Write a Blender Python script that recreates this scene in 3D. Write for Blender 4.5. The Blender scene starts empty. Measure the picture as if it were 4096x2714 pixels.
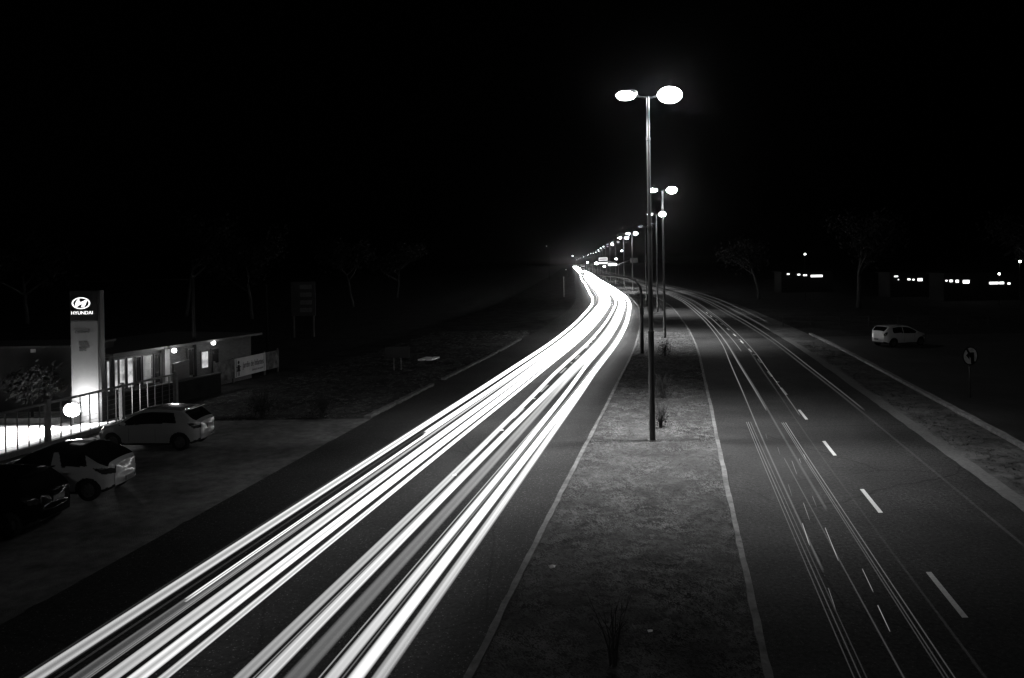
import bpy, math, random
import numpy as np
from mathutils import Vector, Matrix
PI = math.pi
S = bpy.context.scene
C = S.collection
# ------------------------------------------------------------------ camera, sky, exposure
CH, FPX, ROLL = 6.5, 3073.0, 0.018
cam = bpy.data.cameras.new('camera')
cam.sensor_width = 36.0; cam.sensor_fit = 'HORIZONTAL'
cam.lens = 36.0 * FPX / 4096.0
cam.shift_y = -300.0 / 4096.0
cam.clip_start = 0.1; cam.clip_end = 9000.0
co = bpy.data.objects.new('camera', cam); C.objects.link(co)
co.location = (0, 0, CH); co.rotation_euler = (PI / 2, ROLL, 0)
S.camera = co
W = bpy.data.worlds.new('World'); S.world = W; W.use_nodes = True
wn = W.node_tree.nodes; wl = W.node_tree.links
sky = wn.new('ShaderNodeTexSky'); sky.sky_type = 'NISHITA'; sky.sun_disc = False
sky.sun_elevation = math.radians(-4.0); sky.sun_rotation = math.radians(250)
bw = wn.new('ShaderNodeRGBToBW')
wl.new(sky.outputs[0], bw.inputs[0]); wl.new(bw.outputs[0], wn['Background'].inputs['Color'])
wn['Background'].inputs['Strength'].default_value = 0.004
S.view_settings.view_transform = 'Standard'; S.view_settings.look = 'None'
S.view_settings.gamma = 1.0; S.view_settings.exposure = 0.0; S.view_settings.use_curve_mapping = False
S.cycles.transparent_max_bounces = 64
S.cycles.max_bounces = 5; S.cycles.diffuse_bounces = 2; S.cycles.glossy_bounces = 3
S.cycles.sample_clamp_indirect = 2.0
S.cycles.caustics_reflective = False; S.cycles.caustics_refractive = False
GAIN_LAMP = 1.0      # street lamp power
GAIN_TRAIL = 1.0     # light streak radiance

# ------------------------------------------------------------------ helpers
def tag(o, label=None, cat=None, group=None, kind=None):
    if label: o['label'] = label
    if cat: o['category'] = cat
    if group: o['group'] = group
    if kind: o['kind'] = kind
    return o
def empty(name, loc=(0, 0, 0), rz=0.0):
    o = bpy.data.objects.new(name, None); C.objects.link(o)
    o.empty_display_size = 0.2
    o.location = loc; o.rotation_euler = (0, 0, rz); return o
class MB:
    def __init__(s): s.v = []; s.f = []
    def add(s, V, F):
        n = len(s.v); s.v += [tuple(p) for p in V]; s.f += [tuple(i + n for i in q) for q in F]; return s
    def box(s, c, d, rz=0.0, tilt=0.0):
        x, y, z = d[0] / 2, d[1] / 2, d[2] / 2
        V = [Vector((a, b, e)) for e in (-z, z) for b in (-y, y) for a in (-x, x)]
        m = Matrix.Rotation(rz, 3, 'Z') @ Matrix.Rotation(tilt, 3, 'X')
        return s.add([m @ p + Vector(c) for p in V], [(0, 2, 3, 1), (4, 5, 7, 6), (0, 1, 5, 4), (2, 6, 7, 3), (0, 4, 6, 2), (1, 3, 7, 5)])
    def tube(s, P, r, n=10, cap=True):
        P = [Vector(p) for p in P]; r = r if hasattr(r, '__len__') else [r] * len(P)
        V = []; F = []
        for i, p in enumerate(P):
            t = (P[min(i + 1, len(P) - 1)] - P[max(i - 1, 0)]).normalized()
            a = t.cross(Vector((0, 0, 1)) if abs(t.z) < 0.95 else Vector((1, 0, 0))).normalized(); b = t.cross(a)
            V += [p + (a * math.cos(2 * PI * k / n) + b * math.sin(2 * PI * k / n)) * r[i] for k in range(n)]
        for i in range(len(P) - 1):
            for k in range(n):
                F.append((i * n + k, i * n + (k + 1) % n, (i + 1) * n + (k + 1) % n, (i + 1) * n + k))
        if cap: F += [tuple(reversed(range(n))), tuple(range((len(P) - 1) * n, len(P) * n))]
        return s.add(V, F)
    def lathe(s, prof, c=(0, 0, 0), n=24, m=None):       # profile of (radius, height) about z
        m = m or Matrix.Identity(3); V = []; F = []
        for r, z in prof: V += [m @ Vector((r * math.cos(2 * PI * k / n), r * math.sin(2 * PI * k / n), z)) + Vector(c) for k in range(n)]
        for i in range(len(prof) - 1):
            for k in range(n): F.append((i * n + k, i * n + (k + 1) % n, (i + 1) * n + (k + 1) % n, (i + 1) * n + k))
        return s.add(V, F)
    def ell(s, c, d, n=16, k=9):
        V = []; F = []
        for i in range(k + 1):
            th = PI * i / k
            V += [(c[0] + d[0] * math.sin(th) * math.cos(2 * PI * j / n), c[1] + d[1] * math.sin(th) * math.sin(2 * PI * j / n), c[2] + d[2] * math.cos(th)) for j in range(n)]
        for i in range(k):
            for j in range(n): F.append((i * n + j, (i + 1) * n + j, (i + 1) * n + (j + 1) % n, i * n + (j + 1) % n))
        return s.add(V, F)
    def prism(s, poly, y0, y1):                          # polygon in x,z pushed along y
        n = len(poly)
        return s.add([(a, y0, b) for a, b in poly] + [(a, y1, b) for a, b in poly],
                     [tuple(range(n)), tuple(reversed(range(n, 2 * n)))] + [((i + 1) % n, i, i + n, (i + 1) % n + n) for i in range(n)])
    def build(s, name, mat, parent=None, smooth=False, bevel=0.0):
        me = bpy.data.meshes.new(name); me.from_pydata(s.v, [], s.f); me.update()
        if mat: me.materials.append(mat)
        if smooth: me.polygons.foreach_set('use_smooth', [True] * len(me.polygons))
        o = bpy.data.objects.new(name, me); C.objects.link(o)
        if parent: o.parent = parent
        if bevel:
            b = o.modifiers.new('bevel', 'BEVEL'); b.width = bevel; b.segments = 2; b.limit_method = 'ANGLE'
        return o
def children(o): return [c for c in bpy.data.objects if c.parent == o]
def copy_tree(o, parent=None):
    c = o.copy(); C.objects.link(c)
    if parent: c.parent = parent
    for ch in children(o): copy_tree(ch, c)
    return c

# ------------------------------------------------------------------ materials (all neutral grey: the place is a black and white picture)
def mat(name, v, rough=0.7, spec=0.4, var=0.0, scale=5.0, bump=0.0, bscale=None, coat=0.0, metal=0.0, stretch=None, var2=0.0, scale2=0.4, bdist=0.02):
    m = bpy.data.materials.new(name); m.use_nodes = True
    n = m.node_tree.nodes; l = m.node_tree.links; b = n['Principled BSDF']
    b.inputs['Base Color'].default_value = (v, v, v, 1); b.inputs['Roughness'].default_value = rough
    b.inputs['Specular IOR Level'].default_value = spec; b.inputs['Coat Weight'].default_value = coat
    b.inputs['Coat Roughness'].default_value = 0.05; b.inputs['Metallic'].default_value = metal
    if var or bump:
        tc = n.new('ShaderNodeTexCoord'); src = tc.outputs['Object']
        if stretch:
            mp = n.new('ShaderNodeMapping'); mp.inputs['Scale'].default_value = stretch
            l.new(src, mp.inputs['Vector']); src = mp.outputs[0]
        def noise(sc, det=6):
            t = n.new('ShaderNodeTexNoise'); t.inputs['Scale'].default_value = sc; t.inputs['Detail'].default_value = det
            t.inputs['Roughness'].default_value = 0.65; l.new(src, t.inputs['Vector']); return t.outputs['Fac']
    if var:
        r = n.new('ShaderNodeMapRange'); r.inputs[1].default_value = 0.3; r.inputs[2].default_value = 0.7
        r.inputs[3].default_value = v * (1 - var); r.inputs[4].default_value = v * (1 + var); l.new(noise(scale), r.inputs[0])
        out = r.outputs[0]
        if var2:
            r2 = n.new('ShaderNodeMapRange'); r2.inputs[1].default_value = 0.32; r2.inputs[2].default_value = 0.68
            r2.inputs[3].default_value = 1 - var2; r2.inputs[4].default_value = 1 + var2; l.new(noise(scale2, 4), r2.inputs[0])
            mu = n.new('ShaderNodeMath'); mu.operation = 'MULTIPLY'; l.new(out, mu.inputs[0]); l.new(r2.outputs[0], mu.inputs[1]); out = mu.outputs[0]
        l.new(out, b.inputs['Base Color'])
    if bump:
        bp = n.new('ShaderNodeBump'); bp.inputs['Strength'].default_value = bump; bp.inputs['Distance'].default_value = bdist
        l.new(noise(bscale or scale * 4, 4), bp.inputs['Height']); l.new(bp.outputs[0], b.inputs['Normal'])
    return m
def emit(name, st, base=0.5):
    m = bpy.data.materials.new(name); m.use_nodes = True; b = m.node_tree.nodes['Principled BSDF']
    b.inputs['Base Color'].default_value = (base, base, base, 1); b.inputs['Roughness'].default_value = 0.3
    b.inputs['Emission Color'].default_value = (1, 1, 1, 1); b.inputs['Emission Strength'].default_value = st
    return m
def trail_mat():
    m = bpy.data.materials.new('light streak'); m.use_nodes = True; n = m.node_tree.nodes; l = m.node_tree.links
    n.remove(n['Principled BSDF'])
    a = n.new('ShaderNodeAttribute'); a.attribute_name = 'glow'; e = n.new('ShaderNodeEmission')
    t = n.new('ShaderNodeBsdfTransparent'); ad = n.new('ShaderNodeAddShader')
    l.new(a.outputs['Fac'], e.inputs['Strength']); l.new(e.outputs[0], ad.inputs[0]); l.new(t.outputs[0], ad.inputs[1])
    l.new(ad.outputs[0], n['Material Output'].inputs['Surface']); return m
def asphalt(name, v, grit=7.0):
    m = mat(name, v, 0.85, 0.12, 0.6, 11, 1.0, 40, var2=0.3, scale2=0.3, bdist=0.03)
    n = m.node_tree.nodes; l = m.node_tree.links; b = n['Principled BSDF']
    src = b.inputs['Base Color'].links[0].from_socket                       # worn cracks and pale grit
    tc = n.new('ShaderNodeTexCoord')
    vo = n.new('ShaderNodeTexVoronoi'); vo.feature = 'DISTANCE_TO_EDGE'; vo.inputs['Scale'].default_value = 0.16
    nz = n.new('ShaderNodeTexNoise'); nz.inputs['Scale'].default_value = 0.8; nz.inputs['Detail'].default_value = 6
    mx = n.new('ShaderNodeMix'); mx.data_type = 'RGBA'; mx.inputs[0].default_value = 0.25
    l.new(tc.outputs['Object'], nz.inputs['Vector']); l.new(tc.outputs['Object'], mx.inputs[6]); l.new(nz.outputs['Color'], mx.inputs[7])
    l.new(mx.outputs[2], vo.inputs['Vector'])
    mr = n.new('ShaderNodeMapRange'); mr.inputs[1].default_value = 0.0; mr.inputs[2].default_value = 0.004
    mr.inputs[3].default_value = 0.5; mr.inputs[4].default_value = 1.0; l.new(vo.outputs['Distance'], mr.inputs[0])
    gr = n.new('ShaderNodeTexVoronoi'); gr.inputs['Scale'].default_value = 14; l.new(tc.outputs['Object'], gr.inputs['Vector'])
    gm = n.new('ShaderNodeMapRange'); gm.inputs[1].default_value = 0.08; gm.inputs[2].default_value = 0.2
    gm.inputs[3].default_value = grit; gm.inputs[4].default_value = 1.0; l.new(gr.outputs['Distance'], gm.inputs[0])
    m1 = n.new('ShaderNodeMath'); m1.operation = 'MULTIPLY'; l.new(src, m1.inputs[0]); l.new(mr.outputs[0], m1.inputs[1])
    m2 = n.new('ShaderNodeMath'); m2.operation = 'MULTIPLY'; l.new(m1.outputs[0], m2.inputs[0]); l.new(gm.outputs[0], m2.inputs[1])
    l.new(m2.outputs[0], b.inputs['Base Color']); return m
def brick(name, v):
    m = mat(name, v, 0.85, 0.2); n = m.node_tree.nodes; l = m.node_tree.links
    t = n.new('ShaderNodeTexBrick'); tc = n.new('ShaderNodeTexCoord'); mp = n.new('ShaderNodeMapping')
    mp.inputs['Rotation'].default_value = (PI / 2, 0, 0)
    t.inputs['Scale'].default_value = 3.2; t.inputs['Mortar Size'].default_value = 0.03
    for k, q in (('Color1', v), ('Color2', v * 0.7), ('Mortar', v * 0.35)): t.inputs[k].default_value = (q, q, q, 1)
    l.new(tc.outputs['Object'], mp.inputs['Vector']); l.new(mp.outputs[0], t.inputs['Vector']); l.new(t.outputs['Color'], n['Principled BSDF'].inputs['Base Color'])
    return m
def lit_window(name, st, sc=14.0):
    m = emit(name, st); n = m.node_tree.nodes; l = m.node_tree.links; b = n['Principled BSDF']
    tc = n.new('ShaderNodeTexCoord'); w = n.new('ShaderNodeTexWave'); w.inputs['Scale'].default_value = sc; w.inputs['Distortion'].default_value = 0.6
    nz = n.new('ShaderNodeTexNoise'); nz.inputs['Scale'].default_value = 2.2; nz.inputs['Detail'].default_value = 5
    l.new(tc.outputs['Object'], w.inputs['Vector']); l.new(tc.outputs['Object'], nz.inputs['Vector'])
    r = n.new('ShaderNodeMapRange'); r.inputs[1].default_value = 0.38; r.inputs[2].default_value = 0.62; r.inputs[3].default_value = 0.12; r.inputs[4].default_value = 1.0
    l.new(nz.outputs['Fac'], r.inputs[0])
    r2 = n.new('ShaderNodeMapRange'); r2.inputs[3].default_value = 0.45; r2.inputs[4].default_value = 1.0; l.new(w.outputs['Fac'], r2.inputs[0])
    mu = n.new('ShaderNodeMath'); mu.operation = 'MULTIPLY'; l.new(r.outputs[0], mu.inputs[0]); l.new(r2.outputs[0], mu.inputs[1])
    m2 = n.new('ShaderNodeMath'); m2.operation = 'MULTIPLY'; m2.inputs[1].default_value = st; l.new(mu.outputs[0], m2.inputs[0]); l.new(m2.outputs[0], b.inputs['Emission Strength'])
    return m
def tiles(name, v):
    m = mat(name, v, 0.8, 0.3); n = m.node_tree.nodes; l = m.node_tree.links
    t = n.new('ShaderNodeTexBrick'); t.offset = 0.0; t.inputs['Scale'].default_value = 0.55; t.inputs['Mortar Size'].default_value = 0.012
    for k, q in (('Color1', v), ('Color2', v * 0.9), ('Mortar', v * 0.25)): t.inputs[k].default_value = (q, q, q, 1)
    t.inputs['Row Height'].default_value = 0.25; tc = n.new('ShaderNodeTexCoord'); l.new(tc.outputs['Object'], t.inputs['Vector']); l.new(t.outputs['Color'], n['Principled BSDF'].inputs['Base Color'])
    return m
M = dict(
    asphalt=asphalt('asphalt', 0.018), asphalt_far=asphalt('worn asphalt', 0.024, 3.0), lot=mat('lot asphalt', 0.03, 0.8, 0.3, 0.3, 6, 0.4, 60, var2=0.3),
    soil=mat('turf soil', 0.05, 0.95, 0.0, 0.35, 7, 0.9, 26, var2=0.4, scale2=0.5, bdist=0.06), blade=mat('grass blade', 0.085, 0.8, 0.1, 0.35, 1.2, var2=0.35, scale2=0.3),
    dirt=mat('packed dirt', 0.095, 0.95, 0.1, 0.4, 2.5, 0.8, 30, var2=0.45, scale2=0.3, bdist=0.04), ground=mat('dark ground', 0.03, 0.95, 0.1, 0.5, 3, 0.6, 18, var2=0.4),
    kerb=mat('kerb concrete', 0.085, 0.85, 0.25, 0.5, 3.5, 0.6, 40, var2=0.3, scale2=1.1), gutter=mat('gutter concrete', 0.09, 0.85, 0.25, 0.3, 8, 0.5, 60, var2=0.2),
    paint=mat('road paint', 0.36, 0.6, 0.3, 0.25, 14), pole=mat('dark painted pole', 0.013, 0.36, 0.45, 0.2, 12), dark_metal=mat('dark metal', 0.05, 0.45, 0.5),
    alu=mat('lamp housing', 0.35, 0.4, 0.5), white=mat('white painted panel', 0.62, 0.45, 0.4, 0.06, 3), black=mat('black panel', 0.012, 0.3, 0.5),
    concrete=mat('concrete', 0.13, 0.9, 0.2, 0.3, 6, 0.4, 40), plaster=mat('pale plaster', 0.3, 0.9, 0.2, 0.15, 2, var2=0.2), brick=brick('brick', 0.13),
    roof=mat('roof sheet', 0.08, 0.7, 0.3, 0.2, 4), bark=mat('bark', 0.05, 0.95, 0.0, 0.4, 8, 0.8, 30), leaf=mat('leaves', 0.02, 1.0, 0.0, 0.45, 2.0), twig=mat('dark twigs', 0.03, 0.9, 0.1),
    silver=mat('silver car paint', 0.26, 0.22, 0.6, coat=1.0), whitepaint=mat('white car paint', 0.6, 0.2, 0.6, coat=1.0), pale=mat('pale car paint', 0.38, 0.2, 0.6, coat=1.0), blackpaint=mat('black car paint', 0.004, 0.12, 0.14),
    glass=mat('dark car glass', 0.006, 0.06, 0.6), tyre=mat('tyre', 0.012, 0.8, 0.2), rim=mat('wheel rim', 0.12, 0.35, 0.5, metal=0.6), lampglass=mat('dark lamp glass', 0.02, 0.08, 0.8, coat=1.0),
    clear=mat('headlamp glass', 0.25, 0.08, 0.8, coat=1.0), plate=mat('number plate', 0.12, 0.5, 0.4), trim=mat('black trim', 0.01, 0.6, 0.3), sign=mat('white sign face', 0.75, 0.6, 0.4, 0.3, 6),
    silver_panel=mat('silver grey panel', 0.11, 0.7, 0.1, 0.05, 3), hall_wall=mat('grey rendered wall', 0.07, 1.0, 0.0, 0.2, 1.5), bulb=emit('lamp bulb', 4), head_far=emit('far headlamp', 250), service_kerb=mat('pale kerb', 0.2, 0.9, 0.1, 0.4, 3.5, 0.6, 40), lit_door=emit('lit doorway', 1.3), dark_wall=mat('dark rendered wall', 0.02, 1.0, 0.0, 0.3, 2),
    ink=mat('sign lettering', 0.01, 0.7, 0.2), tile=tiles('paving slabs', 0.5), pane=mat('dark window pane', 0.02, 0.1, 0.6), litter=mat('white litter', 0.8, 0.8, 0.2),
    banner=mat('banner cloth', 0.45, 0.8, 0.2, 0.15, 1.5), mural=mat('painted mural board', 0.09, 0.8, 0.2, 0.8, 2.2, var2=0.6, scale2=1.3), trail=trail_mat(),
    bowl=emit('lamp bowl', 190), bowl_dim=emit('dim lamp bowl', 6.0), bowl_far=emit('far lamp bowl', 5), bowl_off=mat('unlit lamp bowl', 0.5, 0.15, 0.5), spot=emit('distant bulb', 12), flood=emit('floodlight glass', 25), logo=emit('backlit letters', 1.5), stud=mat('reflective road stud', 0.9, 0.25, 0.8, coat=1.0),
    head=emit('headlamp lit', 25), strip=emit('light strip', 2.2), board=emit('backlit sign', 0.55), lit1=lit_window('lit window', 0.9), lit2=lit_window('dim lit window', 0.28), lit3=lit_window('lit poster', 0.75, 3.0))

# ------------------------------------------------------------------ the curve of the road (middle of the median)
MY = [-60, 12, 15.1, 17.4, 21, 28, 34, 38, 44, 53, 62, 74, 96, 109, 130, 162, 190, 225, 253, 297, 320, 380, 500, 720, 850, 1300, 2200]
MX = [-13.6, 1.55, 2.2, 2.72, 3.5, 5.0, 6.4, 7.2, 8.5, 10.5, 12.27, 14.5, 18.15, 20.2, 22.7, 25.4, 27.6, 30.4, 32.4, 36, 37.9, 43.2, 52.2, 68.3, 78, 112, 180]
_yy = np.arange(-60, 2201, 1.0); _xx = np.interp(_yy, MY, MX)
for _w in (5, 9, 9):
    _k = np.ones(_w) / _w; _p = np.pad(_xx, _w // 2, mode='reflect', reflect_type='odd'); _xx = np.convolve(_p, _k, 'valid')
_sl = np.gradient(_xx)
def mid(Y): return float(np.interp(Y, _yy, _xx))
def at(Y, d, z=0.0):                    # point at distance Y along, offset d square to the road
    p = Y
    for _ in range(4):
        sl = float(np.interp(p, _yy, _sl)); q = math.sqrt(1 + sl * sl); p = Y + d * sl / q
    return Vector((mid(p) + d / q, Y, z))
def ang(Y): return math.atan2(1.0, float(np.interp(Y, _yy, _sl)))       # heading of the road
def ysamp(a, b, n=140):
    t = np.linspace(0, 1, n); s = 8.0
    if a >= 0: return a + (np.exp(t * math.log((b - a) / s + 1)) - 1) * s
    return np.concatenate([np.linspace(a, 0, 12)[:-1], ysamp(0.0, b, n)])
def band(name, d0, d1, a, b, z, m, kind='structure', n=140, thick=0.0, jit=0.0, seed=1, **kw):
    rnd = random.Random(seed); f0 = d0 if callable(d0) else (lambda y: d0); f1 = d1 if callable(d1) else (lambda y: d1)
    V = []; F = []; Y = ysamp(a, b, n); k = 2 if not thick else 4
    for y in Y:
        j0 = rnd.uniform(-jit, jit); j1 = rnd.uniform(-jit, jit)
        p, q = at(y, f0(y) + j0, z), at(y, f1(y) + j1, z)
        V += [p, q] if not thick else [p - Vector((0, 0, thick)), p, q, q - Vector((0, 0, thick))]
    for i in range(len(Y) - 1):
        for e in range(k - 1): F.append((i * k + e, i * k + e + 1, (i + 1) * k + e + 1, (i + 1) * k + e))
    if thick: F += [(0, 3, 2, 1)]; e = (len(Y) - 1) * 4; F += [(e, e + 1, e + 2, e + 3)]
    o = MB().add(V, F).build(name, m, **kw)
    if kind: o['kind'] = kind
    return o
dl = lambda y: -11.35 - 0.65 * min(1, max(0, (y - 15) / 20))             # left edge of the left carriageway
# ------------------------------------------------------------------ ground and roads
g_ = MB(); gx = [-3000, -300, -60, 0, 60, 300, 3000]; gy = [-400, -60, 0, 60, 200, 600, 1500, 4000]
g_.add([(x, y, -0.05) for y in gy for x in gx], [(r * 7 + c, r * 7 + c + 1, r * 7 + c + 8, r * 7 + c + 7) for r in range(7) for c in range(6)])
g_.build('ground', M['ground'])['kind'] = 'structure'
band('left_carriageway', dl, -2.35, -60, 2200, 0.0, M['asphalt'])
band('right_carriageway', 2.35, 9.45, -60, 2200, 0.0, M['asphalt_far'])
band('median', -2.21, 2.21, -60, 2200, 0.09, M['soil'])
band('median_kerb', -2.33, -2.2, -60, 1500, 0.13, M['kerb'], thick=0.14, n=260, jit=0.016)
band('median_kerb', 2.2, 2.33, -60, 1500, 0.13, M['kerb'], thick=0.14, n=260, jit=0.016, seed=2)
band('right_road_edge', 9.45, lambda y: 9.95 + 0.0 * y, -60, 1000, 0.012, M['gutter'], n=240, jit=0.03, seed=3)
band('right_verge', 9.9, 12.15, -60, 1000, -0.006, M['dirt'])
band('service_road', 12.35, 32, -60, 64, -0.02, M['lot'], n=60)
band('service_kerb', 12.15, 12.4, -60, 66, 0.11, M['service_kerb'], thick=0.13, n=120, jit=0.03, seed=4)
band('dirt_apron', lambda y: -22.2, lambda y: dl(y) + 0.02, -60, 33.0, -0.012, M['dirt'], n=60, jit=0.12, seed=5)
band('left_verge', -24.5, lambda y: dl(y) + 0.02, 33.0, 1000, -0.016, M['soil'], n=100, jit=0.05, seed=6)
for k, (a, b) in enumerate(((33, 41.8), (43.6, 56.2), (57.2, 66))):
    band('verge_kerb', -12.28, -12.06, a, b, 0.1, M['kerb'], thick=0.12, n=40, jit=0.05, seed=8 + k)
for i in range(16):                                                       # lane dashes: painted on the road
    a = 8.05 + 5.75 * i
    for nm, d, s in (('lane_dash', 5.95, 0.0),):
        band(nm, d - 0.055, d + 0.055, a, a + 2.02, 0.005, M['paint'], n=6)
    a = 25.85 + 6.5 * i
    band('lane_dash', -5.99, -5.87, a, a + 2.2, 0.005, M['paint'], n=6)

# ------------------------------------------------------------------ grass: many blades, one object
def grass(name, n, spans, seed, hmin, hmax, label):
    r = np.random.default_rng(seed); V = np.zeros((n * 3, 3)); tot = 0
    areas = np.array([s[4] for s in spans], float); cnt = (areas / areas.sum() * n).astype(int)
    for (a, b, d0, d1, w_, z), c in zip(spans, cnt):
        nc = max(1, c // 9); ty = a * (b / a) ** r.random(nc); td = d0 + (d1 - d0) * r.random(nc); th = r.uniform(0.5, 1.3, nc)
        idx = r.integers(0, nc, c); Y = ty[idx] + r.normal(0, 0.035, c) * (1 + ty[idx] / 30); D = np.clip(td[idx] + r.normal(0, 0.05, c), d0, d1)
        Yw = Y; sl = np.interp(Y, _yy, _sl); q = np.sqrt(1 + sl * sl); Yp = Y + D * sl / q; sl = np.interp(Yp, _yy, _sl); q = np.sqrt(1 + sl * sl); X = np.interp(Y + D * sl / q, _yy, _xx) + D / q
        h = r.uniform(hmin, hmax, c) * th[idx]; w = r.uniform(0.004, 0.008, c) * (1 + Y / 14); t = r.random(c) * 2 * PI; lean = (0.9 + 0.5 * np.sin(idx * 0.7)) * h * 1.3; h = h * 0.45; t = r.normal(1.2, 0.9, c)
        for k, (sx, hz) in enumerate(((-1, 0), (1, 0), (0, 1))):
            o = tot + np.arange(c) * 3; V[o + k, 0] = X + sx * w * np.cos(t) - hz * (lean * np.sin(t) + 0.3 * h); V[o + k, 1] = Yw + sx * w * np.sin(t) + hz * lean * np.cos(t); V[o + k, 2] = z + 0.004 + hz * h
        tot += c * 3
    V = V[:tot]; me = bpy.data.meshes.new(name); me.vertices.add(tot); me.vertices.foreach_set('co', V.ravel())
    me.loops.add(tot); me.loops.foreach_set('vertex_index', np.arange(tot)); me.polygons.add(tot // 3)
    me.polygons.foreach_set('loop_start', np.arange(0, tot, 3)); me.polygons.foreach_set('loop_total', np.full(tot // 3, 3)); me.update()
    me.materials.append(M['blade']); o = bpy.data.objects.new(name, me); C.objects.link(o)
    return tag(o, label, 'grass', kind='stuff')
grass('grass', 170000, [(10.5, 70, -2.22, 2.22, 1.0, 0.09)], 3, 0.018, 0.05, 'short tufted grass covering the median between the two kerbs')
grass('grass', 60000, [(14, 60, 10.1, 12.1, 1.0, -0.01), (33, 75, -22, -12.3, 1.3, -0.02)], 4, 0.03, 0.09, 'patchy rough grass on the verges outside the two carriageways')

# ------------------------------------------------------------------ light streaks of the passing traffic
YTR = np.concatenate([np.linspace(-25, 8, 8), 8 + (np.exp(np.linspace(0, 1, 130) * math.log((1300 - 8) / 8.0 + 1)) - 1) * 8.0])
def streak(label, d, w, peak, group, z=0.65, a=-25, b=1300, soft=0.5, stria=0.25, seed=0, flat=0.6, gain=1.25, cap=16.0, drift=0.03, cat='light trail', dim=None):
    r = random.Random(seed * 7 + 3); Y = [y for y in YTR if a < y < b]; Y = [a] + Y + [b]; N = 22
    prof = []
    for k in range(N):
        t = math.cos(2 * PI * k / N); s0 = soft * 0.92; p = max(0.0, (math.exp(-abs(t / s0) ** 2.2) - math.exp(-(1 / s0) ** 2.2)))
        prof.append((t, math.sin(2 * PI * k / N), p))
    st = {}
    def sv(t):
        q = round(t, 3)
        if q not in st: st[q] = 1 + stria * r.uniform(-1, 0.6)
        return st[q]
    ph = r.uniform(0, 6); V = []; G = []; F = []
    for i, y in enumerate(Y):
        dd = (d(y) if callable(d) else d) + drift * math.sin(y / 17.0 + ph) * min(1, y / 30 if y > 0 else 0)
        wy = w * (1 + min(1.0, max(0, y - 20) / 160)); g = peak * GAIN_TRAIL * (min(cap, max(1.0, y / 9.0)) ** gain)
        if dim: g *= dim(y)
        e = 1.0 if a <= -24 else min(1.0, (y - a) / 0.25 + 0.35)
        for t, u, p in prof:
            P = at(y, dd + t * w * 0.5 * (wy / w), z + u * wy * 0.5 * flat); V.append(P); G.append(g * e * p * sv(t) * 0.5)
    for i in range(len(Y) - 1):
        for k in range(N): F.append((i * N + k, i * N + (k + 1) % N, (i + 1) * N + (k + 1) % N, (i + 1) * N + k))
    o = MB().add(V, F).build('light_trail', M['trail'])
    at_ = o.data.attributes.new('glow', 'FLOAT', 'POINT'); at_.data.foreach_set('value', G)
    return tag(o, label, cat, group)
HG = 'headlight streaks on the left carriageway'
def veer(d0, d1, y0, y1): return lambda y: d0 + (d1 - d0) * min(1, max(0, (y - y0) / (y1 - y0))) ** 1.5
H = [  # label, d, width, peak, options
    ('broad pale headlight streak nearest the left road edge', veer(-8.2, -9.3, 45, 140), 0.22, 0.85, dict(soft=0.62, stria=0.06)),
    ('hair-thin faint streak just left of the outermost broad streak', -8.38, 0.03, 0.06, dict()),
    ('hair-thin faint streak just right of the outermost broad streak', -8.02, 0.03, 0.08, dict()),
    ('faint thin streak in the dark gap right of the outermost broad streak', -7.86, 0.04, 0.05, dict()),
    ('grey striated streak, second broad one from the left road edge', -7.56, 0.2, 0.22, dict(soft=0.6, stria=0.5)),
    ('bright white core that starts partway along the grey striated streak', -7.6, 0.09, 1.3, dict(a=13.6, soft=0.5)),
    ('thin white streak bordering the right side of the grey striated streak', -7.42, 0.06, 0.35, dict(stria=0.1)),
    ('thick streak with a rounded end that starts beyond the dirt apron corner', -7.75, 0.16, 1.4, dict(a=26.8, soft=0.7)),
    ('smooth bright white streak, third broad one from the left road edge', -7.1, 0.23, 0.95, dict(soft=0.62, stria=0.08)),
    ('brightest solid white streak in the left lane with grey fringe', -6.71, 0.24, 1.5, dict(soft=0.55, stria=0.2)),
    ('narrow double-lined white streak along the right side of the left lane', -6.33, 0.14, 1.3, dict(soft=0.6, stria=0.5)),
    ('soft grey streak, leftmost of the middle lane bundle', veer(-5.22, -5.5, 18, 40), 0.2, 0.6, dict(soft=0.55, stria=0.08)),
    ('thin white line between the soft grey streak and the striated bright one', -5.04, 0.025, 0.4, dict()),
    ('bright finely striated streak in the middle lane bundle', -4.86, 0.22, 0.95, dict(soft=0.6, stria=0.55)),
    ('widest dim grey streak, blurred across the middle lane', veer(-4.44, -4.75, 22, 45), 0.3, 0.24, dict(soft=0.5, stria=0.15)),
    ('thin crisp white line beside the widest dim grey streak', -4.11, 0.03, 0.6, dict()),
    ('bright streak right of the thin crisp line in the middle lane', veer(-3.92, -4.3, 20, 45), 0.2, 0.85, dict(soft=0.6, stria=0.3)),
    ('pair of hair-thin grey lines left of the brightest right-hand streak', -3.76, 0.03, 0.2, dict()),
    ('brightest solid white streak of the right-hand bundle', -3.57, 0.23, 1.5, dict(soft=0.62, stria=0.15)),
    ('pale streak with softer edges nearest the median kerb', veer(-3.24, -3.45, 16, 40), 0.22, 0.7, dict(soft=0.6, stria=0.3)),
    ('far white streak filling the left lane beyond the nearer dashes', -6.95, 0.3, 0.4, dict(a=30, soft=0.7, dim=lambda y: min(1, (y - 29) / 18))),
    ('far white streak merging left lane trails into one glowing band', -7.35, 0.3, 0.35, dict(a=36, soft=0.7, dim=lambda y: min(1, (y - 35) / 20))),
    ('far white streak merging middle lane trails past the bend', -4.55, 0.26, 0.5, dict(a=34, soft=0.7, dim=lambda y: min(1, (y - 33) / 18))),
]
for i, (lb, d, w, p, kw) in enumerate(H): streak(lb, d, w, p, HG, seed=i, **kw)
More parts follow.
